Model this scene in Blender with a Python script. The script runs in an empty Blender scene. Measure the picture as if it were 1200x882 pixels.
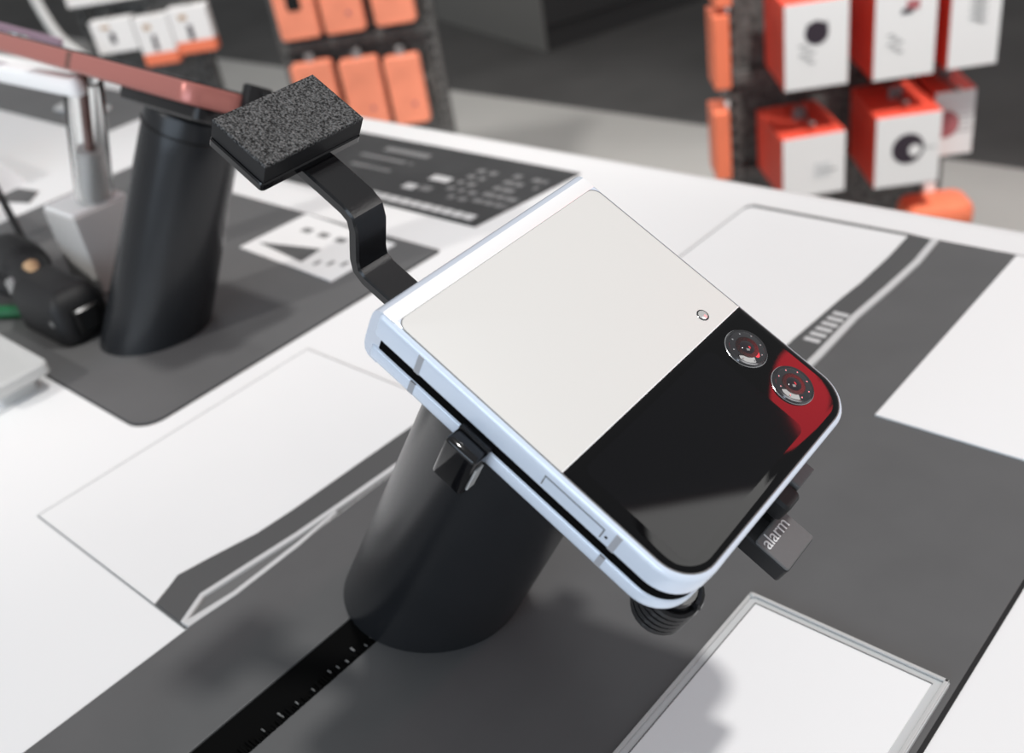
import bpy, bmesh, math, random
from mathutils import Matrix, Vector
random.seed(7)
scene = bpy.context.scene
C = scene.collection
TZ = 0.9                      # table top height (m); all plan sizes below are in millimetres
CAMH = 235.0                  # camera above the table

# ------------------------------------------------------------------ camera
cam = bpy.data.cameras.new('camera'); camo = bpy.data.objects.new('camera', cam); C.objects.link(camo)
RW = ((0.73984756, 0.26728865, -0.61739969), (0.65583507, -0.49116857, 0.57326591), (-0.15001985, -0.82904175, -0.53868713))
M = Matrix(((RW[0][0], -RW[0][1], -RW[0][2], 0), (RW[1][0], -RW[1][1], -RW[1][2], 0),
            (RW[2][0], -RW[2][1], -RW[2][2], TZ + CAMH / 1000), (0, 0, 0, 1)))
camo.matrix_world = M
cam.sensor_fit = 'HORIZONTAL'; cam.sensor_width = 36; cam.lens = 36 * 1215 / 1200
cam.clip_start = 0.01; cam.clip_end = 60
cam.dof.use_dof = True; cam.dof.focus_distance = 0.245; cam.dof.aperture_fstop = 36.45 / 2.6
scene.camera = camo
# ------------------------------------------------------------------ world, exposure, lamps
w = bpy.data.worlds.new('world'); scene.world = w; w.use_nodes = True
w.node_tree.nodes['Background'].inputs[0].default_value = (0.97, 0.985, 1.0, 1)
w.node_tree.nodes['Background'].inputs[1].default_value = 0.27
scene.view_settings.view_transform = 'Standard'; scene.view_settings.look = 'None'
scene.view_settings.exposure = 0.54; scene.view_settings.gamma = 1.0; scene.view_settings.use_curve_mapping = False
def area(name, loc, aim, size, power, col=(1, 1, 1)):
    l = bpy.data.lights.new(name, 'AREA'); l.shape = 'DISK'; l.size = size; l.energy = power; l.color = col
    o = bpy.data.objects.new(name, l); C.objects.link(o); o.location = loc
    o.rotation_euler = (Vector(aim) - Vector(loc)).to_track_quat('-Z', 'Y').to_euler()
    return o
area('ceiling_spot', (0.41, 0.64, TZ + 2.2), (-0.2, 0.15, TZ), 0.16, 20, (1, 0.985, 0.96))
wl = area('cool_fill', (0.4, -3.2, 2.0), (-0.2, 0.2, TZ), 2.0, 36, (0.70, 0.84, 1.0)); wl.data.shape = 'RECTANGLE'; wl.data.size = 3.0; wl.data.size_y = 1.6  # added cool light to brighten the phone's sides; no window in view
def spot(loc, aim, power, cone):
    l = bpy.data.lights.new('fill_spot', 'SPOT'); l.energy = power; l.spot_size = math.radians(cone); l.spot_blend = 0.5; l.shadow_soft_size = 0.08; l.color = (1, 0.975, 0.94)
    o = bpy.data.objects.new('fill_spot', l); C.objects.link(o); o.location = loc
    o.rotation_euler = (Vector(aim) - Vector(loc)).to_track_quat('-Z', 'Y').to_euler()
spot((-0.9, 0.1, 3.3), (-1.75, 1.2, 0.6), 215, 40)  # added to brighten the left racks, no fixture seen
spot((0.3, 0.6, 3.3), (-0.58, 1.3, 0.6), 230, 36)  # added to brighten the right rack, no fixture seen
spot((-1.0, -2.2, 3.0), (-0.58, 0.22, TZ), 110, 10)  # added narrow beam to lift the top of the milky block
spot((-2.4, 1.4, 3.3), (-2.0, 2.3, 0.0), 110, 80)  # unseen wide spot over the floor beyond the table

# ------------------------------------------------------------------ materials
def mat(name, col, rough=0.5, metal=0.0, spec=0.5, coat=0.0, emit=None, es=0.0, trans=0.0, ior=1.45, noise=None, bump=None, aniso=None):
    m = bpy.data.materials.new(name); m.use_nodes = True
    nt = m.node_tree; b = nt.nodes['Principled BSDF']
    b.inputs['Base Color'].default_value = (*col, 1); b.inputs['Roughness'].default_value = rough
    b.inputs['Metallic'].default_value = metal; b.inputs['Specular IOR Level'].default_value = spec
    b.inputs['Coat Weight'].default_value = coat; b.inputs['Coat Roughness'].default_value = 0.03
    b.inputs['Transmission Weight'].default_value = trans; b.inputs['IOR'].default_value = ior
    if emit: b.inputs['Emission Color'].default_value = (*emit, 1); b.inputs['Emission Strength'].default_value = es
    if noise or bump:
        tc = nt.nodes.new('ShaderNodeTexCoord')
    if noise:      # (scale, amount, detail): gentle tone variation of the surface itself
        n = nt.nodes.new('ShaderNodeTexNoise'); n.inputs['Scale'].default_value = noise[0]; n.inputs['Detail'].default_value = 4
        r = nt.nodes.new('ShaderNodeValToRGB'); a = noise[1]
        r.color_ramp.elements[0].position = 0.3; r.color_ramp.elements[1].position = 0.7
        r.color_ramp.elements[0].color = (*[c * (1 - a) for c in col], 1)
        r.color_ramp.elements[1].color = (*[min(1, c * (1 + a)) for c in col], 1)
        nt.links.new(tc.outputs['Object'], n.inputs['Vector']); nt.links.new(n.outputs['Fac'], r.inputs[0]); nt.links.new(r.outputs[0], b.inputs['Base Color'])
    if bump:
        n2 = nt.nodes.new('ShaderNodeTexNoise'); n2.inputs['Scale'].default_value = bump[0]; n2.inputs['Detail'].default_value = 3
        bp = nt.nodes.new('ShaderNodeBump'); bp.inputs['Strength'].default_value = bump[1]; bp.inputs['Distance'].default_value = bump[2]
        nt.links.new(tc.outputs['Object'], n2.inputs['Vector']); nt.links.new(n2.outputs['Fac'], bp.inputs['Height']); nt.links.new(bp.outputs[0], b.inputs['Normal'])
    return m
MT = dict(
    table=mat('table_laminate', (0.86, 0.86, 0.86), 0.32, spec=0.4, noise=(3, 0.01)),
    grey=mat('grey_vinyl', (0.114, 0.114, 0.115), 0.42, spec=0.45, noise=(40, 0.05), bump=(2500, 0.05, 0.0002)),
    greyL=mat('grey_vinyl_back', (0.120, 0.120, 0.121), 0.45, spec=0.45, noise=(30, 0.05)),
    paper=mat('card_paper', (0.84, 0.84, 0.84), 0.55, spec=0.3, noise=(15, 0.012)),
    white_card=mat('white_card', (0.88, 0.88, 0.88), 0.5, spec=0.3),
    ink=mat('grey_ink', (0.098, 0.098, 0.099), 0.5, spec=0.3),
    dark_ink=mat('charcoal_ink', (0.045, 0.045, 0.046), 0.4, spec=0.4, noise=(30, 0.15)),
    pale_ink=mat('pale_ink', (0.62, 0.62, 0.62), 0.5, spec=0.3),
    mid_ink=mat('mid_ink', (0.22, 0.22, 0.22), 0.5, spec=0.3),
    acrylic=mat('clear_acrylic', (0.95, 0.96, 0.96), 0.04, trans=1.0, ior=1.49),
    frost=mat('frosted_acrylic', (0.72, 0.72, 0.71), 0.25, trans=0.25, ior=1.45),
    acr_edge=mat('acrylic_rim', (0.66, 0.67, 0.67), 0.2, trans=0.1, ior=1.45),
    cube=mat('milky_acrylic', (0.68, 0.66, 0.64), 0.22, trans=0.2),
    black=mat('black_plastic', (0.010, 0.010, 0.011), 0.2, spec=0.5, bump=(1500, 0.08, 0.0003)),
    matte=mat('matte_black', (0.011, 0.011, 0.012), 0.55, spec=0.4),
    post=mat('satin_black_metal', (0.016, 0.017, 0.019), 0.27, metal=0.0, spec=0.4, noise=(30, 0.1)),
    gloss=mat('gloss_black', (0.006, 0.006, 0.007), 0.08, spec=0.6),
    rack=mat('rack_black_metal', (0.10, 0.098, 0.094), 0.4, spec=0.5, noise=(120, 0.7)),
    bristle=mat('brush_black', (0.004, 0.004, 0.004), 1.0, spec=0.05),
    glass_white=mat('cream_back_glass', (0.735, 0.727, 0.70), 0.38, spec=0.22),
    glass_black=mat('black_cover_glass', (0.003, 0.003, 0.0035), 0.025, spec=0.26),
    screen=mat('cover_display', (0.004, 0.004, 0.005), 0.04, spec=0.26),
    frame=mat('silver_frame', (0.78, 0.86, 0.98), 0.26, metal=0.12, spec=0.6),  # blue tint painted in for the cool reflection on its sides
    rim=mat('polished_rim', (0.97, 0.97, 0.97), 0.2, metal=0.05, spec=0.7),
    spine=mat('spine_metal', (0.72, 0.78, 0.88), 0.22, metal=0.3, spec=0.6),
    antenna=mat('antenna_plastic', (0.42, 0.43, 0.46), 0.4),
    seam=mat('seam_grey', (0.16, 0.16, 0.16), 0.4),
    inner=mat('folded_screen_edge', (0.006, 0.006, 0.006), 0.25),
    chrome=mat('chrome', (0.75, 0.75, 0.76), 0.1, metal=1.0),
    dark_chrome=mat('dark_chrome', (0.10, 0.10, 0.105), 0.12, metal=0.9),
    lens=mat('lens_glass', (0.004, 0.003, 0.006), 0.03, spec=1.0, coat=1.0),
    lens_core=mat('lens_core', (0.012, 0.006, 0.01), 0.05, spec=1.0),
    flash=mat('flash_lens', (0.6, 0.6, 0.58), 0.12, metal=0.3),
    letter=mat('white_lettering', (0.75, 0.75, 0.75), 0.5),
    sensor=mat('grey_sensor_plastic', (0.13, 0.13, 0.131), 0.5, bump=(900, 0.25, 0.0003)),
    pink=mat('rose_metal', (0.46, 0.17, 0.145), 0.3, metal=0.35),
    lilac=mat('lilac_metal', (0.45, 0.33, 0.42), 0.3, metal=0.3),
    brown=mat('brown_tube', (0.17, 0.07, 0.055), 0.4),
    steel=mat('brushed_steel', (0.55, 0.55, 0.55), 0.25, metal=0.9),
    green=mat('green_cable', (0.0, 0.10, 0.03), 0.35),
    tan=mat('tan_sleeve', (0.42, 0.27, 0.15), 0.5),
    orange=mat('orange_card', (0.80, 0.20, 0.10), 0.45, noise=(20, 0.06)),
    salmon=mat('salmon_case', (0.83, 0.27, 0.16), 0.4, noise=(14, 0.14)),
    red=mat('red_card', (0.74, 0.085, 0.05), 0.45),
    boxwhite=mat('box_white', (0.76, 0.745, 0.735), 0.45),
    plum=mat('plum_print', (0.035, 0.025, 0.035), 0.4),
    rosep=mat('rose_print', (0.40, 0.13, 0.14), 0.4),
    floor=mat('pale_grey_floor', (0.345, 0.34, 0.325), 0.6, noise=(2.5, 0.06)),
    carpet=mat('dark_carpet', (0.050, 0.049, 0.048), 0.9, noise=(3, 0.18)),
    cab=mat('charcoal_cabinet', (0.035, 0.035, 0.035), 0.7),
    cabside=mat('grey_cabinet_side', (0.16, 0.158, 0.15), 0.7),
)
# foam: speckled open-cell sponge
def foam_mat():
    m = bpy.data.materials.new('black_foam'); m.use_nodes = True; nt = m.node_tree; b = nt.nodes['Principled BSDF']
    tc = nt.nodes.new('ShaderNodeTexCoord'); v = nt.nodes.new('ShaderNodeTexVoronoi'); v.inputs['Scale'].default_value = 1500
    n = nt.nodes.new('ShaderNodeTexNoise'); n.inputs['Scale'].default_value = 2100; n.inputs['Detail'].default_value = 5
    r = nt.nodes.new('ShaderNodeValToRGB'); r.color_ramp.elements[0].position = 0.38; r.color_ramp.elements[1].position = 0.68
    r.color_ramp.elements[0].color = (0.018, 0.018, 0.018, 1); r.color_ramp.elements[1].color = (0.19, 0.19, 0.19, 1)
    bp = nt.nodes.new('ShaderNodeBump'); bp.inputs['Strength'].default_value = 0.8; bp.inputs['Distance'].default_value = 0.0006
    nt.links.new(tc.outputs['Object'], n.inputs['Vector']); nt.links.new(tc.outputs['Object'], v.inputs['Vector'])
    nt.links.new(n.outputs['Fac'], r.inputs[0]); nt.links.new(r.outputs[0], b.inputs['Base Color'])
    nt.links.new(v.outputs['Distance'], bp.inputs['Height']); nt.links.new(bp.outputs[0], b.inputs['Normal'])
    b.inputs['Roughness'].default_value = 0.95; b.inputs['Specular IOR Level'].default_value = 0.15
    return m
MT['foam'] = foam_mat()

# ------------------------------------------------------------------ helpers (millimetres in, metres out)
S = 0.001
def link(name, bm, m, parent=None, smooth=False, at=None):
    bmesh.ops.recalc_face_normals(bm, faces=bm.faces[:])
    me = bpy.data.meshes.new(name); bm.to_mesh(me); bm.free()
    me.materials.append(MT[m] if isinstance(m, str) else m)
    if smooth:
        for p in me.polygons: p.use_smooth = len(p.vertices) < 10
        me.set_sharp_from_angle(angle=math.radians(35))
    o = bpy.data.objects.new(name, me); C.objects.link(o)
    if parent: o.parent = parent
    if at is not None: o.location = at
    return o
def tag(o, label, cat, group=None):
    o['label'] = label; o['category'] = cat
    if group: o['group'] = group
    return o
def struct(o, label=None):
    o['kind'] = 'structure'
    if label: o['label'] = label
    return o
def empty(name, matrix, label, cat, group=None):
    o = bpy.data.objects.new(name, None); o.empty_display_size = 0.02; C.objects.link(o); o.matrix_world = matrix
    return tag(o, label, cat, group)
def T(x, y, z): return Matrix.Translation((x * S, y * S, TZ + z * S))      # table coordinates
def bvl(bm, off, seg=2, edges=None):
    if off <= 0: return
    bmesh.ops.bevel(bm, geom=(edges or bm.edges)[:], offset=off * S, segments=seg, profile=0.5, affect='EDGES', clamp_overlap=True)
def bx(x0, x1, y0, y1, z0, z1, bev=0, seg=2, bm=None):
    b = bmesh.new()
    bmesh.ops.create_cube(b, size=1)
    for v in b.verts:
        v.co = Vector((((x0 + x1) / 2 + v.co.x * (x1 - x0)) * S, ((y0 + y1) / 2 + v.co.y * (y1 - y0)) * S, ((z0 + z1) / 2 + v.co.z * (z1 - z0)) * S))
    bvl(b, bev, seg)
    return merge(bm, b)
def merge(dst, src):
    if dst is None: return src
    me = bpy.data.meshes.new('tmp'); src.to_mesh(me); src.free(); dst.from_mesh(me); bpy.data.meshes.remove(me); return dst
def prism(poly, z0, z1, bev=0, bm=None):
    b = bmesh.new(); vs = [b.verts.new((x * S, y * S, z0 * S)) for x, y in poly]
    f = b.faces.new(vs); r = bmesh.ops.extrude_face_region(b, geom=[f])
    for v in r['geom']:
        if isinstance(v, bmesh.types.BMVert): v.co.z = z1 * S
    if bev:
        e = [e for e in b.edges if abs(e.verts[0].co.z - z1 * S) < 1e-7 and abs(e.verts[1].co.z - z1 * S) < 1e-7]
        bvl(b, bev, 2, e)
    return merge(bm, b)
def rr(x0, x1, y0, y1, r, n=8):
    # rounded rectangle; r is one radius or four (x0y0, x1y0, x1y1, x0y1)
    if not isinstance(r, (tuple, list)): r = (r,) * 4
    pts = []
    for (cx, cy, sx, sy, a0, q) in ((x0, y0, 1, 1, 180, r[0]), (x1, y0, -1, 1, 270, r[1]), (x1, y1, -1, -1, 0, r[2]), (x0, y1, 1, -1, 90, r[3])):
        q = max(q, 0.02); k = n if q > 0.3 else 1
        for i in range(k + 1):
            a = math.radians(a0 + 90 * i / k); pts.append((cx + sx * q + q * math.cos(a), cy + sy * q + q * math.sin(a)))
    return pts
def loft_rr(x0, x1, y0, y1, r, prof, n=8, bm=None):
    # stack of rounded rectangles: prof = [(inset, z), ...]
    if not isinstance(r, (tuple, list)): r = (r,) * 4
    b = bm or bmesh.new(); rings = []
    for ins, z in prof:
        p = rr(x0 + ins, x1 - ins, y0 + ins, y1 - ins, [max(q - ins, 0.31) if q > 0.31 else 0.02 for q in r], n)
        rings.append([b.verts.new((x * S, y * S, z * S)) for x, y in p])
    for a, c in zip(rings, rings[1:]):
        for i in range(len(a)): b.faces.new((a[i], a[(i + 1) % len(a)], c[(i + 1) % len(a)], c[i]))
    b.faces.new(rings[0][::-1]); b.faces.new(rings[-1])
    return b
def lathe(prof, cx=0, cy=0, n=32, bm=None, cap=True):
    b = bm or bmesh.new(); rings = []
    for r, z in prof: rings.append([b.verts.new(((cx + r * math.cos(2 * math.pi * i / n)) * S, (cy + r * math.sin(2 * math.pi * i / n)) * S, z * S)) for i in range(n)])
    for a, c in zip(rings, rings[1:]):
        for i in range(n): b.faces.new((a[i], a[(i + 1) % n], c[(i + 1) % n], c[i]))
    if cap: b.faces.new(rings[0][::-1]); b.faces.new(rings[-1])
    return b
def tube(pts, r, n=10, bm=None):
    b = bm or bmesh.new(); P = [Vector(p) * S for p in pts]; rings = []
    up = Vector((0, 0, 1))
    for i, p in enumerate(P):
        d = (P[min(i + 1, len(P) - 1)] - P[max(i - 1, 0)]).normalized()
        s = d.cross(up)
        if s.length < 1e-3: s = d.cross(Vector((1, 0, 0)))
        s.normalize(); u = s.cross(d)
        rad = (r[i] if isinstance(r, (list, tuple)) else r) * S
        rings.append([b.verts.new(p + (s * math.cos(2 * math.pi * k / n) + u * math.sin(2 * math.pi * k / n)) * rad) for k in range(n)])
    for a, c in zip(rings, rings[1:]):
        for k in range(n): b.faces.new((a[k], a[(k + 1) % n], c[(k + 1) % n], c[k]))
    b.faces.new(rings[0][::-1]); b.faces.new(rings[-1])
    return b
def smooth_path(pts, n=6):
    out = []; P = [Vector(p) for p in pts]
    for i in range(len(P) - 1):
        p0, p1, p2, p3 = P[max(i - 1, 0)], P[i], P[i + 1], P[min(i + 2, len(P) - 1)]
        for k in range(n):
            t = k / n
            out.append(0.5 * ((2 * p1) + (p2 - p0) * t + (2 * p0 - 5 * p1 + 4 * p2 - p3) * t * t + (3 * p1 - p0 - 3 * p2 + p3) * t ** 3))
    out.append(P[-1]); return [tuple(v) for v in out]

# ------------------------------------------------------------------ the setting
FZ = -900                      # floor, relative to the table top
struct(link('floor', bx(-7000, 3000, -2500, 2525, FZ - 60, FZ), 'floor', at=(0, 0, TZ)), 'pale grey shop floor beyond the table edge')
struct(link('floor_carpet', bx(-9000, 3000, 2525, 9000, FZ - 60, FZ), 'carpet', at=(0, 0, TZ)), 'dark carpet beyond the pale floor band')

# far cabinet on the carpet
cb = empty('floor_cabinet', Matrix.Translation((-2.698, 2.999, 0)) @ Matrix.Rotation(math.radians(73), 4, 'Z'), 'charcoal cabinet with a grey side panel on the dark carpet', 'cabinet')
link('plinth', bx(0, 2400, 0, 900, 0, 90, 2), 'cab', cb); link('body', bx(-6, 2406, -8, 906, 90, 1100, 4), 'cab', cb)
link('side_panel', bx(-16, -6, -8, 906, 0, 1104, 2), 'cabside', cb); link('counter_top', bx(-20, 2420, -20, 920, 1104, 1140, 4), 'cabside', cb)

# ------------------------------------------------------------------ the display table
tb = empty('display_table', T(0, 0, 0), 'white shop display table with grey inlaid panels', 'table')
link('table_top', loft_rr(-1300, 420, -260, 462, 14, [(3, -42), (0, -39), (0, -7), (1.5, -3), (4.5, -0.8), (9, 0)], 6), 'table', tb, True)
for lx in (-1240, 360):
    for ly in (-210, 400):
        link('leg', bx(lx - 30, lx + 30, ly - 30, ly + 30, FZ, -42, 3), 'table', tb)
gp = link('grey_panel', prism([(-265, -80), (-222, -80), (-222, 140), (-207, 140), (-207, -80), (-60.5, -80), (-60.5, 433), (-167, 433), (-167, 250), (-265, 250)], 0, 0.8, 0.15), 'grey', tb)
link('panel_edge_line', bx(-60.5, -59.3, -80, 433, 0, 0.5), 'matte', gp)  # dark strip at the seam paints the panel's thickness shadow
g2 = link('grey_panel', prism(rr(-700, -385, 139.5, 322, (3, 12, 3, 3)), 0, 0.8, 0.15), 'greyL', tb)
link('panel_edge_line', prism(rr(-701, -384, 138.7, 322.8, (3, 12, 3, 3)), 0, 0.3), 'matte', g2)
link('grey_panel', prism([(-1130, 351), (-800, 351), (-800, 425), (-1130, 425)], 0, 0.8), 'greyL', tb)
link('cable_slot', bx(-222, -207, -80, 140, 0, 0.12), 'bristle', tb)
# brush bristle tufts along the slot's right lip
bm = bmesh.new()
for i in range(150):
    y = -20 + i * 1.02 + random.uniform(-.4, .4); L = random.uniform(1.2, 4.2)
    bx(-207.2 - L, -206.8, y, y + random.uniform(.3, .8), 0.15, 0.75 + random.uniform(0, .25), bm=bm)
o = link('slot_brush', bm, 'bristle', tb); o['kind'] = 'stuff'
bm = bmesh.new()
for i in range(26):
    y = 30 + random.uniform(0, 96); q = random.uniform(0, 4)
    bx(-208.4 - q, -207.2 - q * .8, y, y + random.uniform(.25, .5), 0.7, 0.98, bm=bm)
o = link('bristle_tip', bm, 'mid_ink', tb); o['kind'] = 'stuff'

# ------------------------------------------------------------------ printed cards on the table
def card(label, sheet, stripe, line, thin, z=0.0, marks=(), edge=None, extra=None):
    x, y = sheet[0]
    L = lambda p: [(a - x, b - y) for a, b in p]
    r = empty('printed_card', T(x, y, z), label, 'card', 'printed cards lying on the table')
    e0 = link('card_edge', prism(L(edge), 0, 0.30), 'seam', r)
    link('sheet', prism(L(sheet), 0, 0.5, 0.1), 'paper', r)
    st = link('dark_stripe', prism(L(stripe), 0, 1.0, 0.1), 'ink', r)
    link('white_line', prism(L(line), 0, 1.25, 0.2), 'pale_ink', r)
    if thin: link('white_line', prism(L(thin), 0, 1.1, 0.2), 'pale_ink', r)
    for (x0, x1, y0, y1) in marks: link('print_mark', bx(x0 - x, x1 - x, y0 - y, y1 - y, 1.0, 1.06), 'pale_ink', st)
    return r
def band(c, wd):                 # ribbon polygon around a polyline of (x, y)
    up = [(x - wd / 2, y) for x, y in c]; dn = [(x + wd / 2, y) for x, y in reversed(c)]; return up + dn
upL = [(-284.5, 84.3), (-290.5, 96.5), (-288, 108), (-283.6, 126), (-282.4, 142), (-281.6, 174), (-280.5, 220)]
loL = [(-268.3, 84.3), (-273.9, 95.8), (-272, 112), (-269.6, 134), (-268.0, 160), (-267.2, 178), (-266.6, 222)]
card('pale grey card with a dark stripe on the white table left of the phone',
     [(-371, 84), (-285.5, 84)] + upL[1:] + [(-371, 220)],
     [(x + .2, y) for x, y in upL] + [(x - .3, y) for x, y in reversed(loL)],
     band(loL, 2.2), [(-268.5, 84.5), (-265.3, 84.5), (-263.6, 103), (-264.2, 131), (-266.4, 150), (-267.6, 150), (-266.2, 131), (-265.8, 103)],
     0.0, (), [(-371.7, 83.5), (-266, 83.5), (-266, 220.6), (-371.7, 220.6)])
upR = [(-181, 300), (-181.2, 327), (-180.2, 347), (-179.6, 365), (-178.4, 380), (-178.2, 407), (-179.2, 430)]
loR = [(-167, 300), (-167, 321.7), (-168, 353), (-166.4, 380), (-165.6, 408), (-167.2, 431)]
card('pale card with a dark marked stripe by the far table edge right of the phone',
     [(-264, 291), (-181, 291)] + upR + [(-262, 430), (-264, 426)],
     [(x + .2, y) for x, y in upR] + [(x - .3, y) for x, y in reversed(loR)],
     band([(x + .4, y) for x, y in loR], 3.2), None, 0.8,
     [(-177.5 + i * 0.15, -170.6 + i * 0.15, 328 + i * 4.6, 330.6 + i * 4.6) for i in range(6)],
     [(-264.9, 291), (-167, 291), (-167, 431.5), (-180, 433.2), (-262.5, 433.2), (-264.9, 430)])
wc = empty('blank_card', T(-131, 295, 0.8), 'plain white card on the grey panel at the right edge', 'card')
link('sheet', prism([(0, 0), (70, 0), (70, 136), (0, 136)], 0, 0.7, 0.15), 'white_card', wc)
# acrylic ticket holder, bottom right
hd = empty('acrylic_card_holder', T(-122, 60, 0.8), 'white paper in a clear rimmed holder at the bottom right', 'card holder')
link('base_plate', loft_rr(0, 60, 0, 134, 0.8, [(0.2, 0), (0, .2), (0, 1.5), (.35, 1.8)]), 'acr_edge', hd, True)
link('paper', bx(3.6, 56.4, 0, 130.4, 1.8, 2.0), 'white_card', hd)
link('cover_sheet', bx(3.4, 3.7, 0, 130.6, 1.8, 2.15, 0), 'seam', hd); link('cover_sheet', bx(3.4, 56.6, 130.4, 130.7, 1.8, 2.15, 0), 'seam', hd)
link('rim', bx(0.2, 1.4, 0, 133.8, 1.8, 2.6, .25), 'frost', hd); link('rim', bx(0.2, 59.8, 132.6, 133.8, 1.8, 2.6, .25), 'frost', hd); link('rim', bx(58.6, 59.8, 0, 133.8, 1.8, 2.6, .25), 'frost', hd)
link('corner_stud', lathe([(.9, 1.8), (.9, 2.8), (.5, 3.2)], 1.4, 132.6, 12), 'frost', hd, True)
# dark specification card by the far edge
sc = empty('specification_card', T(-601, 352, 0), 'charcoal card with small pale print behind the foam pad', 'card')
link('sheet', prism([(0, 0), (214, 0), (224, 81), (0, 81)], 0, 0.7, 0.15), 'dark_ink', sc)
def marks(x0, x1, y, h, wmin, wmax, gap, m='pale_ink', p=1.0):
    x = x0
    while x < x1:
        wd = random.uniform(wmin, wmax)
        if random.random() < p: link('print_mark', bx(x, min(x + wd, x1), y, y + h, 0.7, 0.76), m, sc)
        x += wd + gap
marks(118, 206, 4.5, 6.5, 6, 9, 1.2)
marks(70, 114, 62, 6, 40, 50, 4, 'mid_ink'); marks(60, 110, 50, 3, 40, 50, 4, 'mid_ink'); marks(66, 104, 36, 3, 30, 40, 4, 'mid_ink')
marks(138, 154, 38, 7, 15, 18, 2); marks(130, 140, 22, 7, 9, 10, 2); marks(143, 152, 24, 6, 9, 10, 2, 'mid_ink')
for k in range(5): marks(188, 214, 60 - k * 9, 4.5, 5, 9, 1.5, 'mid_ink', .95)
for k in range(5): marks(160, 184, 58 - k * 9, 4.5, 4, 6, 4, 'mid_ink', .8)
# small ticket on the far grey panel
tk = empty('price_ticket', T(-499, 270, 0.8), 'white ticket with a dark wedge printed on the far grey panel', 'ticket')
link('sheet', prism([(0, 3), (86, 0), (86, 46), (2, 51)], 0, 0.6, 0.15), 'paper', tk)
link('print_mark', prism([(6, 12), (52, 7), (50, 23)], .6, .66), 'ink', tk)
for k in range(4): link('print_mark', bx(18 + k * 15, 26 + k * 15, 33, 38, .6, .66), 'mid_ink', tk)
for k in range(3): link('print_mark', bx(60 + k * 8, 63 + k * 8, 8 + k * 3, 13 + k * 3, .6, .66), 'mid_ink', tk)
# ------------------------------------------------------------------ flip phone: local x = along the length from the hinge, y = across, z = up from its face
U = Vector((-0.04131636, 0.99914245, 0.0027049)); V = Vector((0.84435174, 0.03636264, -0.53455392)); N = Vector((0.53419387, 0.01980194, 0.84513004))
O = Vector((-156.13284, 109.37595, -97.61361 + CAMH))
PM = Matrix(((V.x, U.x, N.x, O.x * S), (V.y, U.y, N.y, O.y * S), (V.z, U.z, N.z, O.z * S + TZ), (0, 0, 0, 1)))
ph = empty('flip_phone', PM, 'folded flip phone with cream and black cover held on the near black post', 'phone')
R4 = (1.2, 9.5, 9.5, 1.2)
up = link('upper_frame', loft_rr(2.6, 86.4, 0, 72.2, R4, [(1.0, -7.0), (.35, -6.85), (.05, -6.5), (0, -6.1), (0, -1.5), (.2, -.85), (.62, -.32), (1.2, -.05), (1.7, 0)], 12), 'frame', ph, True)
lw = link('lower_frame', loft_rr(2.6, 86.4, 0.3, 71.9, R4, [(2.2, -15.6), (1.2, -15.4), (.4, -14.8), (0.05, -14), (0, -13.4), (0, -11.1), (.2, -10.7), (.8, -10.35), (1.2, -10.3)], 12), 'frame', ph, True)
link('folded_screen', loft_rr(4.0, 85.8, .8, 71.4, (1, 8.6, 8.6, 1), [(0, -10.4), (0, -6.9)], 12), 'bristle', ph)
# hinge spine: D profile along the width
prof = [(6.2, -0.02), (3.0, -0.05), (1.9, -.35), (1.1, -1.2), (.7, -2.6), (.55, -5), (.55, -10.5), (.75, -12.6), (1.3, -14.2), (2.4, -15.2), (5, -15.45)]
b = bmesh.new(); A_ = [b.verts.new((x * S, .9 * S, z * S)) for x, z in prof]; B_ = [b.verts.new((x * S, 71.3 * S, z * S)) for x, z in prof]
for i in range(len(prof)): b.faces.new((A_[i], A_[(i + 1) % len(prof)], B_[(i + 1) % len(prof)], B_[i]))
b.faces.new(A_); b.faces.new(B_[::-1])
sp = link('hinge_spine', b, 'spine', ph, True)
link('hinge_strip', loft_rr(2.9, 6.45, .9, 71.3, .4, [(0, -.1), (0, .05), (.12, .1)], 3), 'rim', ph, True)
link('glass_seam', loft_rr(6.3, 85.3, 1.15, 71.05, (2.8, 8.6, 8.6, 2.8), [(0, -.2), (0, .04)], 10), 'seam', ph)
link('cream_panel', loft_rr(6.55, 52.0, 1.4, 70.8, (2.6, .02, .02, 2.6), [(0, -.2), (0, .06), (.1, .13), (.3, .16)], 8), 'glass_white', ph, True)
bp = link('black_panel', loft_rr(52.15, 85.05, 1.4, 70.8, (.02, 8.4, 8.4, .02), [(0, -.2), (0, .05), (.25, .2), (.7, .32), (1.5, .38)], 12), 'glass_black', ph, True)
link('cover_display', loft_rr(54.6, 81.6, 5.0, 53.5, 2.2, [(0, .3), (0, .395)], 6), 'screen', bp)
link('panel_joint', bx(51.95, 52.2, 1.4, 70.8, -.1, .17), 'rim', ph)
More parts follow.
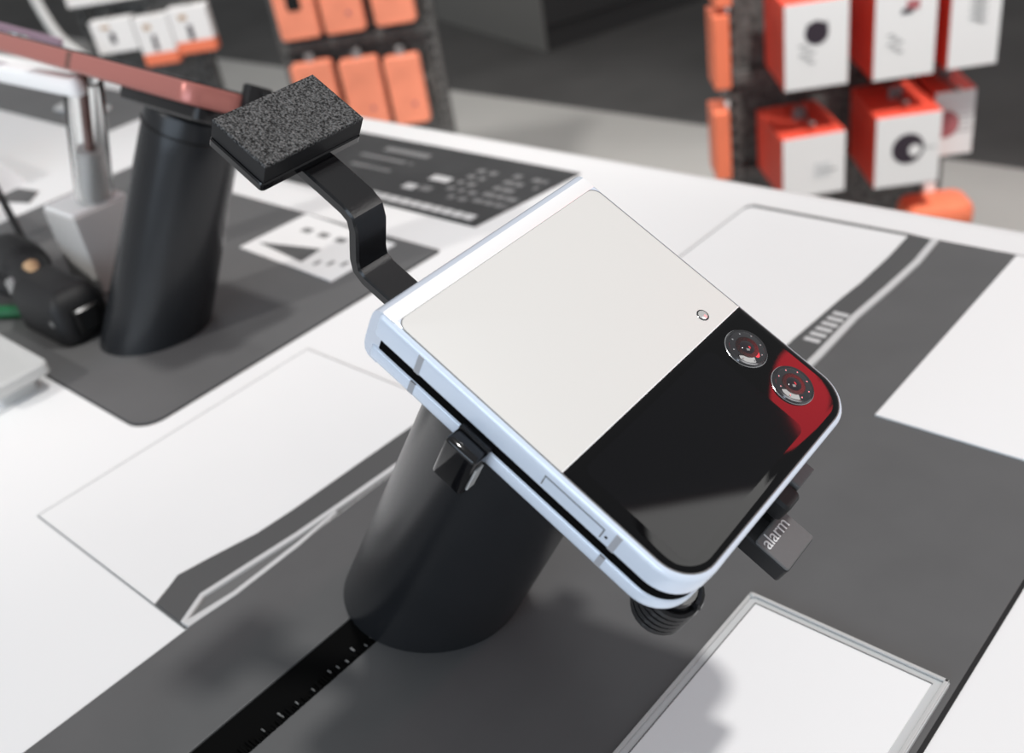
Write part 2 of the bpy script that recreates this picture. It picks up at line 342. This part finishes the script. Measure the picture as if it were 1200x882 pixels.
for lx, ly in ((60.3, 61.0), (73.4, 61.5)):
    ln = link('camera_lens', lathe([(5.15, .3), (5.15, .75), (4.9, 1.05), (4.55, 1.1), (4.35, .95), (4.25, .8)], lx, ly, 48), 'dark_chrome', bp, True)
    link('lens_ring', lathe([(5.3, .35), (5.3, .52), (5.1, .6)], lx, ly, 48), 'chrome', ln, True)
    link('lens_glass', lathe([(4.4, .75), (4.4, .98), (4.2, 1.03)], lx, ly, 40), 'lens', ln, True)
    link('inner_ring', lathe([(2.9, 1.03), (2.9, 1.07), (2.6, 1.09)], lx, ly, 32), 'inner', ln, True)
    link('lens_core', lathe([(1.9, 1.06), (1.8, 1.16), (1.3, 1.32), (.6, 1.4), (.05, 1.42)], lx, ly, 24), 'lens_core', ln, True)
    for k in range(8):
        a = k * math.pi / 4 + .3
        link('bezel_mark', lathe([(.22, 1.0), (.22, 1.12), (.1, 1.15)], lx + 3.75 * math.cos(a), ly + 3.75 * math.sin(a), 8), 'chrome', ln)
fl = link('flash', lathe([(1.55, .1), (1.55, .22), (1.35, .3)], 47.9, 60.7, 28), 'dark_chrome', ph, True)
link('flash_lens', lathe([(1.25, .25), (1.2, .34), (.7, .42), (.05, .45)], 47.9, 60.7, 24), 'flash', fl, True)
for v0, z0, z1, uu in ((14.6, -6.7, -1.0, 0), (67.9, -6.7, -1.0, 0), (14.6, -14.2, -10.6, .3), (67.6, -14.2, -10.6, .3)):
    link('antenna_line', bx(v0, v0 + 1.5, uu - .04, uu + .5, z0, z1), 'antenna', ph)
link('power_button', loft_rr(50.2, 65.3, -.22, .6, .3, [(0, -5.3), (0, -2.6)], 3), 'frame', ph, True)
link('button_gap', bx(49.9, 65.6, -.05, .3, -5.55, -2.35, 0), 'seam', ph)
link('microphone_hole', bx(66.2, 66.9, -.06, .4, -4.6, -3.8, .1), 'inner', ph)

# ------------------------------------------------------------------ the near stand: post, bracket, clip, arm with foam pad (same local frame as the phone)
st = empty('security_stand', PM, 'black slanted post on the cable slot with a foam tipped arm holding the phone', 'display stand')
cv, cu = 29.3, 35.3
def slant_post(axis_o, axes, r0, r1, top, n=64):
    """cylinder along local z whose foot is cut by the table plane; axes = world matrix"""
    b = bmesh.new(); rings = []
    M3 = axes
    for (r, z) in ((None, None), (r1 + (r0 - r1) * .15, top - 18), (r1 + .1, top - 2.2), (r1 - .4, top - .6), (r1 - 1.4, top)):
        ring = []
        for i in range(n):
            a = 2 * math.pi * i / n; rad = r0 if r is None else r
            p = Vector(((axis_o[0] + rad * math.cos(a)) * S, (axis_o[1] + rad * math.sin(a)) * S, (0 if z is None else z * S)))
            if z is None:
                wp = M3 @ p; d = M3.to_3x3() @ Vector((0, 0, 1)); t = (TZ + 0.0008 - wp.z) / d.z; p = p + Vector((0, 0, t))
            ring.append(b.verts.new(p))
        rings.append(ring)
    for a_, c_ in zip(rings, rings[1:]):
        for i in range(n): b.faces.new((a_[i], a_[(i + 1) % n], c_[(i + 1) % n], c_[i]))
    b.faces.new(rings[0][::-1]); b.faces.new(rings[-1])
    return b
po = link('post', slant_post((cv, cu), PM, 26.9, 23.8, -21.5), 'post', st, True)
link('seam_ring', lathe([(24.55, -31.0), (24.72, -30.8), (24.72, -30.4), (24.5, -30.2)], cv, cu, 64), 'inner', po, True)
link('post_screw', lathe([(.5, 0), (.5, .5)], 0, 0, 10), 'steel', po, True).matrix_local = Matrix.Translation((cv * S, (cu - 25.2) * S, -42 * S)) @ Matrix.Rotation(math.radians(90), 4, 'X')
link('mount_plate', loft_rr(8, 66, 14, 58, 6, [(.8, -21.6), (0, -21), (0, -17.2), (.8, -16.3), (1.2, -15.7)], 6), 'black', st, True)
cl = link('side_clip', bx(29.4, 37.8, -5.2, -.1, -22.5, -8.9, .9, 3), 'gloss', st, True)
link('clip_hook', bx(29.4, 37.8, -1.2, 2.4, -9.9, -8.3, .4, 2), 'black', cl, True)
link('clip_screw', bx(37.7, 38.2, -4.0, -1.4, -20.5, -12.5, .2), 'frost', cl)
link('clip_arm', bx(30.6, 36.6, -1.0, 20, -20.8, -16.6, .5), 'black', cl, True)
cl2 = link('side_clip', bx(29.4, 37.8, 72.3, 77.4, -22.5, -8.9, .9, 3), 'gloss', st, True)
link('clip_arm', bx(30.6, 36.6, 52, 73.2, -20.8, -16.6, .5), 'black', cl2, True)
# arm: flat bar bent upwards behind the hinge
path = [(26, -18.6), (-14.5, -18.6), (-17.2, -17.6), (-18.6, -15.2), (-20.6, -7.6), (-22.2, -5.0), (-25, -4.2), (-46, -3.9)]
b = bmesh.new(); rings = []
for i, (v, z) in enumerate(path):
    d = Vector((path[min(i + 1, len(path) - 1)][0] - path[max(i - 1, 0)][0], path[min(i + 1, len(path) - 1)][1] - path[max(i - 1, 0)][1])).normalized()
    nx, nz = d.y, -d.x
    hw, th = 4.9, 1.5
    sec = [(-hw, th - .5), (-hw + .5, th), (hw - .5, th), (hw, th - .5), (hw, -th + .5), (hw - .5, -th), (-hw + .5, -th), (-hw, -th + .5)]
    if nz < 0: nx, nz = -nx, -nz
    rings.append([b.verts.new(((v + nx * t) * S, (21.8 + y) * S, (z + nz * t) * S)) for y, t in sec])
for a_, c_ in zip(rings, rings[1:]):
    for i in range(8): b.faces.new((a_[i], a_[(i + 1) % 8], c_[(i + 1) % 8], c_[i]))
b.faces.new(rings[0][::-1]); b.faces.new(rings[-1])
link('support_arm', b, 'black', st, True)
pb = link('pad_base', loft_rr(-54.6, -37.2, 4.4, 34.4, 1.0, [(.5, -2.6), (0, -2.1), (0, -.5), (.3, -.1)], 4), 'gloss', st, True)
fp = link('foam_pad', loft_rr(-54.3, -37.5, 4.9, 34.0, .3, [(.2, -.2), (0, .1), (0, 4.3)], 3), 'matte', pb)
link('sponge_face', loft_rr(-54.3, -37.5, 4.9, 34.0, .3, [(0, 4.3), (0, 4.85), (.12, 5.05)], 3), 'foam', fp)

# alarm plug at the lower edge of the phone
al = empty('alarm_plug', PM, 'grey alarm plug at the front edge of the phone with white lettering', 'alarm sensor')
hs = link('housing', loft_rr(84, 99.6, 37.2, 50.2, .9, [(.5, -26.2), (0, -25.6), (0, -21), (.4, -20.6)], 3), 'matte', al, True)
link('top_face', loft_rr(90.0, 99.4, 37.4, 50.0, .7, [(0, -20.8), (0, -20.4), (.25, -20.2)], 3), 'sensor', hs, True)
tx = bpy.data.curves.new('lettering', 'FONT'); tx.body = 'alarm'; tx.size = 0.0046; tx.extrude = 0.00006; tx.align_x = 'LEFT'; tx.space_character = 0.95
to = bpy.data.objects.new('lettering', tx); C.objects.link(to)
dg = bpy.context.evaluated_depsgraph_get(); me = bpy.data.meshes.new_from_object(to.evaluated_get(dg)); bpy.data.objects.remove(to)
me.materials.clear(); me.materials.append(MT['letter'])
lo = bpy.data.objects.new('lettering', me); C.objects.link(lo); lo.parent = hs; lo['label'] = 'white printed word alarm'
lo.matrix_local = Matrix(((0, -1, 0, 93.6 * S), (1, 0, 0, 38.2 * S), (0, 0, 1, -20.15 * S), (0, 0, 0, 1)))
link('cable_boot', loft_rr(86.3, 91.0, 43.6, 50.0, 1.4, [(.6, -18), (0, -17.2), (0, -12.8), (.6, -12)], 4), 'matte', al, True)
link('boot_neck', bx(85.5, 90, 44.6, 49, -21, -17.6, .5), 'inner', al)
link('usb_plug', bx(86.1, 89.6, 50.1, 57.6, -14.2, -11.2, .4), 'sensor', al)
# coiled cord below the front left corner
cc = empty('coiled_cord', PM, 'black ribbed coil of cord under the front corner of the phone', 'cord')
pts = []
for i in range(24 * 5 + 1):
    a = 2 * math.pi * i / 24; pts.append((83.2 + 5.6 * math.cos(a), 11.4 + 5.6 * math.sin(a), -17.2 - 1.9 * i / 24))
link('coil', tube(pts, 1.05, 8), 'black', cc, True)
link('core', lathe([(4.6, -26.6), (4.8, -26), (4.8, -17), (4.4, -15.7)], 83.2, 11.4, 24), 'gloss', cc, True)
link('cord_tail', tube(smooth_path([(80, 14, -24.5), (70, 22, -26), (58, 30, -30), (50, 34, -36)]), 1.0, 8), 'black', cc, True)

# ------------------------------------------------------------------ the far stand with an open phone seen edge-on
th, az = math.radians(27), math.radians(50)
d2 = Vector((math.sin(th) * math.cos(az), math.sin(th) * math.sin(az), math.cos(th)))
x2 = Vector((1, 0, 0)); x2 = (x2 - d2 * x2.dot(d2)).normalized(); y2 = d2.cross(x2)
B2 = Vector((-461, 193, 0))
PM2 = Matrix(((x2.x, y2.x, d2.x, B2.x * S), (x2.y, y2.y, d2.y, B2.y * S), (x2.z, y2.z, d2.z, TZ), (0, 0, 0, 1)))
s2 = empty('security_stand', PM2, 'black slanted post on the far grey panel at the left', 'display stand')
p2 = link('post', slant_post((0, 0), PM2, 25.2, 21.8, 118), 'post', s2, True)
link('seam_ring', lathe([(22.2, 108), (22.6, 108.3), (22.6, 108.8), (22.2, 109)], 0, 0, 48), 'inner', p2, True)
link('port_socket', bx(-27.5, -20, -7, 6, 8, 22, 1.5), 'inner', p2); link('port_socket', bx(-26.2, -20, -6, 4, 66, 80, 2), 'inner', p2)
n2 = Vector((0.04782547, 0.51428768, 0.85628319)); v2 = Vector((0.99844389, 0, -0.05576549)); w2 = n2.cross(v2)
Q = Vector((-421, 226, CAMH - 126)) + n2 * 7.0
PP2 = Matrix(((v2.x, w2.x, n2.x, Q.x * S), (v2.y, w2.y, n2.y, Q.y * S), (v2.z, w2.z, n2.z, TZ + Q.z * S), (0, 0, 0, 1)))
link('mount_plate', loft_rr(-30, 34, -16, 18, 5, [(.8, -11), (0, -10), (0, -5.4), (.8, -4.7)], 5), 'black', s2, True).matrix_local = PM2.inverted() @ PP2
p = empty('open_phone', PP2, 'rose coloured open phone seen edge-on above the left post', 'phone')
link('frame', loft_rr(-125, 53, -34, 34, 8, [(1, -4), (.2, -3.4), (0, -2.6), (0, 2.6), (.2, 3.4), (1, 4)], 8), 'pink', p, True)
link('screen', loft_rr(-123, 51, -32.5, 32.5, 7, [(0, 3.9), (0, 4.4), (.6, 4.8)], 6), 'glass_black', p, True)
link('back_glass', loft_rr(-122, 50, -32, 32, 7, [(.6, -4.6), (0, -4.2), (0, -3.9)], 6), 'pink', p, True)
link('hinge', bx(-43, -38, -34.3, 34.3, -3.6, 3.6, .5), 'brown', p)
link('glass_glint', lathe([(4.5, 4.6), (4.5, 5.4), (4, 5.8)], -110, -24, 20), 'chrome', p, True)  # chrome disc stands in for a bright reflection on the phone's glass
cl3 = link('end_clip', bx(51.5, 57, -10, 2, -8, 9, 1.2), 'matte', p, True); link('clip_stud', lathe([(1.6, -12), (1.6, -8)], 53, -6, 14), 'chrome', cl3, True)
link('security_wire', tube(smooth_path([(56, -4, 7), (60, -4, 6), (66, -2, 2), (70, 0, -5)]), .5, 6), 'matte', p, True)
# lilac phone beyond it
lp = empty('lilac_phone', PP2 @ Matrix.Translation((-172 * S, -14 * S, 3 * S)), 'lilac metal bar at the left edge of the picture', 'phone')
link('frame', loft_rr(-80, 12, -14, 40, 5, [(1, -6), (0, -5), (0, 5), (1, 6)], 6), 'lilac', lp, True)
link('camera_ring', lathe([(4.5, 0), (4.5, 2.5), (3.2, 3)], 8, -8, 20), 'chrome', lp, True)
link('support', bx(-70, -64, 4, 12, -130, -6, 1), 'acrylic', lp)

# clear acrylic stand with a milky block
ac = empty('acrylic_pedestal', T(-543, 217, 0.8), 'milky acrylic block with a clear tube standing behind the left post', 'pedestal')
link('block', loft_rr(-18, 18, -17, 17, 1.5, [(1, 0), (0, 1), (0, 44), (1.2, 45)], 4), 'cube', ac, True)
link('top_plate', loft_rr(-17, 15, -16, 16, 1.2, [(0, 45), (0, 45.8), (.4, 46.2)], 3), 'white_card', ac, True)
TL = Matrix.Translation((6 * S, 3 * S, 46.3 * S)) @ Matrix.Rotation(math.radians(17), 4, Vector((-.5, .85, 0))) @ Matrix.Translation((-6 * S, -3 * S, -46.3 * S))
link('tube', lathe([(10, 46.2), (10, 112), (9.6, 113), (8.2, 113), (8.2, 46.4)], 6, 3, 28, cap=False), 'acrylic', ac, True).matrix_local = TL
link('tube_filler', lathe([(7.6, 46.4), (7.6, 74), (7.2, 75)], 6, 3, 24), 'cube', ac, True).matrix_local = TL
link('rod', lathe([(2.6, 75), (2.6, 118), (2, 119)], 6, 3, 16), 'brown', ac, True).matrix_local = TL
link('crossbar', loft_rr(-140, 40, -1, 7, 4, [(.8, 106.5), (0, 108), (0, 114), (1, 115.5)], 5), 'white_card', ac, True)

# tangle at the left edge
cn = empty('cable_connector', T(-506, 172, 0.8), 'black cable connector plugged into the foot of the left post', 'connector')
link('body', loft_rr(-30, 22, -15, 14, 7, [(2, 0), (0, 2), (0, 20), (4, 26), (8, 28)], 6), 'matte', cn, True)
link('plug', loft_rr(14, 26, -7, 7, 2, [(1, 6), (0, 7), (0, 18), (1, 19)], 4), 'inner', cn, True)
link('status_light', bx(13, 17, -15.4, -14.4, 12, 15, .5), 'steel', cn)
cbk = empty('black_cable', T(-560, 178, 0.8), 'thick black cable with a steel ferrule at the left edge', 'cable')
link('cord', tube(smooth_path([(-60, 6, 13), (-40, 6, 16), (-14, 4, 19), (8, 0, 18), (26, -4, 15)]), [10]*8+[13]*9+[11]*8, 14), 'matte', cbk, True)
link('ferrule', tube([(10, -12, 19), (22, -15, 14)], 3.4, 16), 'steel', cbk, True)
link('sleeve', tube([(18, -2, 26), (30, -5, 20)], 4.2, 16), 'tan', cbk, True)
tag(link('thin_wire', tube(smooth_path([(-676, 215, 78), (-640, 208, 40), (-610, 200, 20), (-575, 190, 6)]), 2.2, 8), 'matte', at=(0, 0, TZ)), 'thin black wire dropping along the left picture edge', 'wire')
tag(link('green_cable', tube(smooth_path([(-600, 138, 4), (-565, 152, 4.5), (-540, 166, 4.6), (-518, 172, 4.6)]), 3.6, 10), 'green', at=(0, 0, TZ)), 'green cable running to the black connector', 'cable')
tag(link('power_cable', tube(smooth_path([(-640, 160, 12), (-590, 168, 11), (-545, 174, 10), (-525, 176, 10)]), 6.5, 12), 'matte', at=(0, 0, TZ)), 'black cord lying above the green cable', 'cable')
pl = empty('acrylic_plate', T(-491, 123, 0.8), 'frosted acrylic plate at the left edge on the white table', 'plate')
link('plate', loft_rr(-52, 34, -16, 15, 4, [(.5, 8), (0, 8.6), (0, 13.2), (.7, 14)], 5), 'frost', pl, True)
link('foot', loft_rr(-48, 26, -11, 9, 3, [(0, -.8), (0, 8)], 4), 'acr_edge', pl, True)
# little tent card in the far left
tc = empty('tent_card', T(-800, 255, 0), 'white folded tent card at the far left of the table', 'card')
b = bmesh.new(); vs = [b.verts.new(Vector(c) * S) for c in ((-46, -24, 0), (46, -20, 0), (40, 14, 0), (-40, 14, 0), (-44, -6, 36), (40, -4, 30))]
for f in ((0, 1, 5, 4), (3, 4, 5, 2), (0, 4, 3), (1, 2, 5), (0, 3, 2, 1)): b.faces.new([vs[i] for i in f])
link('sheet', b, 'white_card', tc); link('tent_shadow', prism([(48, -18), (84, -6), (70, 8), (46, 4)], 0, .8), 'ink', tc)  # flat dark piece paints the tent card's shadow on the table
for i, (x, y, lb) in enumerate(((-905, 378, 'round clear puck on the far grey panel nearest the white bar'), (-858, 382, 'round clear puck on the far grey panel nearest the acrylic tube'))):
    k = empty('bright_fleck', T(x, y, 0.8), lb, 'fleck', 'bright flecks on the far grey panel')  # pale discs added for the bright spots on the glossy panel
    link('disc', lathe([(11, 0), (11, 2.4), (9.5, 3)], 0, 0, 24), 'frost', k, True); link('ring', lathe([(11.6, 0), (11.6, 1), (11, 1.4)], 0, 0, 24), 'chrome', k, True)

# ------------------------------------------------------------------ racks of boxed goods behind the table
H = Vector((.748, .663, 0)).normalized(); G = Vector((-H.y, H.x, 0))
def rack_matrix(q):       # local x along the rack face, y away from the viewer, z up from the table level
    return Matrix(((H.x, G.x, 0, q[0] * S), (H.y, G.y, 0, q[1] * S), (0, 0, 1, TZ), (0, 0, 0, 1)))
RM = rack_matrix((-564.8, 1287.9)); LM = rack_matrix((-1621.6, 1260.3)); LM2 = rack_matrix((-1894, 1030.8))
def rack(mt, label, x0, x1, back, rails, hooks):
    r = empty('goods_rack', mt @ Matrix.Translation((0, back * S, FZ * S)), label, 'rack', 'goods racks')
    for xx in (x0, x1):
        u = link('upright', bx(xx - 12, xx + 12, 0, 30, 0, 1500, 1), 'rack', r)
        for k in range(22): link('slot', bx(xx - 3, xx + 3, -.6, .4, 440 + k * 22, 452 + k * 22), 'inner', u)
    link('back_panel', bx(x0 + 12, x1 - 12, 10, 16, 150, 1500), 'rack', r)
    for z in rails: link('cross_rail', bx(x0, x1, -8, 4, z - FZ - 9, z - FZ + 9, 1), 'rack', r)
    link('foot', bx(x0 - 20, x1 + 20, -10, 60, 0, 60, 4), 'rack', r)
    for x, z in hooks: link('hook', tube([(x, 4, z - FZ), (x, -back + 10, z - FZ), (x, -back + 4, z - FZ + 5)], 2.2, 8), 'rack', r)
    return r
rack(RM, 'black slotted rack behind the table at the right, hung with red and white boxes', -186, 112, 150, (-100, -262, -408), ((-105, -295), (17, -284), (84, -276)))
rack(LM, 'black slotted rack behind the table, hung with orange cases', -146, 140, 36, (-120, -262), ((-97, -273), (-5, -279), (78, -286)))
rack(LM2, 'black rack at the upper left, hung with white and orange packs', -170, 40, 50, (-110,), ((48, -144), (-26, -150), (-105, -146)))
def box(mt, label, x0, x1, z0, z1, front, depth, sidem, deco, rot=0, group='boxes on the right rack'):
    m = mt @ Matrix.Translation(((x0 + x1) / 2 * S, front * S, z0 * S)) @ Matrix.Rotation(math.radians(rot), 4, 'Z')
    r = empty('accessory_box', m, label, 'box', group); hw = (x1 - x0) / 2; h = z1 - z0
    link('carton', bx(-hw, hw, 0, depth, 0, h, 1.2), sidem, r)
    f = link('front_panel', bx(-hw + .8, hw - .8, -1.2, .2, .8, h - .8, .4), 'boxwhite', r)
    for q, d in enumerate(deco):
        if d[0] == 'disc':
            o = link('printed_disc', lathe([(d[3], 0), (d[3], .8)], 0, 0, 32), d[4], f); o.matrix_local = Matrix.Translation((d[1] * S, (-1.0 - .5 * (q % 2)) * S, d[2] * S)) @ Matrix.Rotation(math.radians(90), 4, 'X')
        else: link('print_mark', bx(d[1], d[2], -1.9, -1.0, d[3], d[4]), d[5], f)
    link('hang_tab', bx(-9, 9, depth * .5, depth * .5 + 1, h - 1, h + 16), 'mid_ink', r)
    return r
lines = [('m', -22 + 6 * k, -14 + 6 * k, 44 - 5 * k + 3 * j, 46 - 5 * k + 3 * j, 'mid_ink') for k in range(3) for j in (0, 4)]
box(RM, 'white box with a dark plum print, top row left of the right rack', -144, -62, -241, -130, 0, 125, 'red', [('disc', 0, 72, 15, 'plum'), ('m', -12, 14, 74, 84, 'plum')] + lines)
box(RM, 'white box with a small red and black print, top row middle of the right rack', -31, 47, -244, -120, 0, 125, 'red', [('m', 0, 16, 86, 98, 'rosep'), ('m', -6, 8, 82, 88, 'plum')] + lines)
box(RM, 'white box with only grey text, top row right of the right rack', 63, 126, -243, -130, 0, 125, 'red', [('m', -8 + 6 * k, 2 + 6 * k, 62 + 9 * j - 3 * k, 64 + 9 * j - 3 * k, 'mid_ink') for k in range(3) for j in range(4)])
box(RM, 'white box with a faint grey print, bottom row left of the right rack', -148, -62, -392, -305, 0, 130, 'red', [('m', 0, 22, 26, 48, 'pale_ink'), ('m', 6, 30, 34, 36, 'mid_ink')], 4)
b2 = box(RM, 'white box with a dark round print, bottom row middle of the right rack', -26, 60, -392, -292, -8, 130, 'red', [('disc', 0, 53, 21, 'plum'), ('disc', 9, 50, 8, 'boxwhite'), ('m', 14, 36, 51, 52, 'mid_ink')], -1)  # small white disc paints the highlight on the round print
box(RM, 'white box with a rose round print, bottom row right of the right rack', 64, 118, -376, -284, 34, 100, 'red', [('disc', -12, 46, 19, 'rosep')] + [('m', 2, 24, 34 + 7 * k, 35 + 7 * k, 'mid_ink') for k in range(4)], -2)
for nm, x0, z0, lb in ((0, -222, -250, 'orange pack on the outer left side of the right rack, upper one'), (1, -226, -382, 'orange pack on the outer left side of the right rack, lower one'), (2, -218, -140, 'orange pack on the outer left side of the right rack, at the picture top')):
    o = empty('side_pack', RM @ Matrix.Translation((x0 * S, 70 * S, z0 * S)), lb, 'pack', 'orange packs on the rack side')
    link('carton', bx(0, 22, 0, 60, 0, 100, 2), 'orange', o); link('hang_tab', bx(20, 26, 26, 34, 96, 104, .5), 'boxwhite', o)
rp = empty('round_pack', RM @ Matrix.Translation((72 * S, -10 * S, -470 * S)), 'orange rounded pack at the foot of the right rack behind the table edge', 'pack')
link('shell', loft_rr(-48, 46, 0, 70, 20, [(4, 0), (0, 6), (0, 24), (4, 32), (14, 37)], 8), 'orange', rp, True); link('hang_tab', bx(-8, 8, 60, 74, 20, 46, 1), 'boxwhite', rp)

def case(mt, label, x0, x1, z0, z1, hole, rot=0):
    m = mt @ Matrix.Translation(((x0 + x1) / 2 * S, 0, z0 * S)) @ Matrix.Rotation(math.radians(rot), 4, 'Z')
    r = empty('hanging_case', m, label, 'case', 'orange cases on the left rack'); hw = (x1 - x0) / 2; h = z1 - z0
    b = loft_rr(-hw, hw, 0, h, 9, [(2.5, -14), (0, -11), (0, 9), (2.5, 12)], 6)
    for v in b.verts: v.co = Vector((v.co.x, -v.co.z, v.co.y))
    link('shell', b, 'salmon', r, True)
    if hole: o = link('window', loft_rr(-hw * .35, hw * .35, h * .45, h * .98, 6, [(0, 10), (0, 12.8)], 5), 'inner', r)
    else: o = link('button', lathe([(4.5, 11), (4.5, 13)], hw * .3, h * .3, 16), 'rosep', r)
    for v in o.data.vertices: v.co = Vector((v.co.x, -v.co.z, v.co.y))
    link('hang_tab', bx(-8, 8, -1, 1, h - 1, h + 16), 'mid_ink', r)
    return r
case(LM, 'orange case with a dark window, upper row left of the orange rack', -138, -60, -238, -118, True)
case(LM, 'plain pale orange case, upper row middle of the orange rack', -52, 28, -238, -118, False)
case(LM, 'orange case with a dark window, upper row right of the orange rack', 45, 125, -237, -118, True)
case(LM, 'orange case partly behind the foam pad, lower row left of the orange rack', -138, -56, -420, -284, False)
case(LM, 'orange case, lower row middle of the orange rack', -44, 34, -430, -290, False)
case(LM, 'deep orange case, lower row right of the orange rack', 43, 114, -432, -297, False)
def pack(label, x0, x1, z0, z1, band_h, front=0, rot=0):
    m = LM2 @ Matrix.Translation(((x0 + x1) / 2 * S, front * S, z0 * S)) @ Matrix.Rotation(math.radians(rot), 4, 'Z')
    r = empty('blister_pack', m, label, 'pack', 'packs on the upper left rack'); hw = (x1 - x0) / 2; h = z1 - z0
    link('card', bx(-hw, hw, 0, 26, band_h, h, 1.5), 'boxwhite', r)
    if band_h: link('orange_base', bx(-hw, hw, -2, 28, 0, band_h, 2), 'orange', r)
    link('tag_mark', bx(-hw * .2, hw * .05, -1.5, .5, h * .3, h * .62), 'plum', r); link('price_dot', bx(-hw * .5, -hw * .1, -1, .5, h * .74, h * .84), 'tan', r)
pack('white pack with an orange base, right one on the upper left rack', 10, 86, -236, -150, 22, 0)
pack('white pack with an orange base, middle one on the upper left rack', -60, 8, -248, -156, 22, 0)
pack('plain white pack, left one on the upper left rack', -146, -64, -214, -152, 0, 4)
pack('white pack at the very top of the upper left rack', -176, -26, -122, 0, 0, 10)
tag(link('hanging_hose', tube(smooth_path([(-200, -60, 0), (-196, -62, -90), (-176, -64, -160), (-140, -64, -205)]), 9, 12), 'frost'), 'grey curved hose hanging at the upper left', 'hose').matrix_world = LM2

# ------------------------------------------------------------------ ceiling fixtures above (mirrored in the dark cover glass)
def emis(name, col, s): return mat(name, (0.02, 0.02, 0.02), 0.5, emit=col, es=s)
cp = empty('ceiling_light', Matrix.Translation((1.05, 2.0, TZ + 2.32)) @ Matrix.Rotation(math.radians(64), 4, 'Z'), 'square white ceiling light mirrored in the black cover glass', 'light')
link('diffuser', bx(-120, 980, -620, 0, 0, 20), emis('led_panel', (1, 0.99, 0.97), 3.0), cp); link('frame', bx(-140, 1000, -640, 20, 20, 60, 3), 'rack', cp)
rl = empty('pendant_sign', Matrix.Translation((0.865, 2.40, TZ + 1.64)), 'round red lit sign mirrored beside the camera lenses', 'sign')
link('disc', lathe([(240, 0), (248, 8), (248, 36), (240, 44)], 0, 0, 40), emis('red_sign', (1.0, 0.06, 0.08), 7.5), rl, True)
link('rod', lathe([(8, 44), (8, 300)], 0, 0, 10), 'rack', rl)
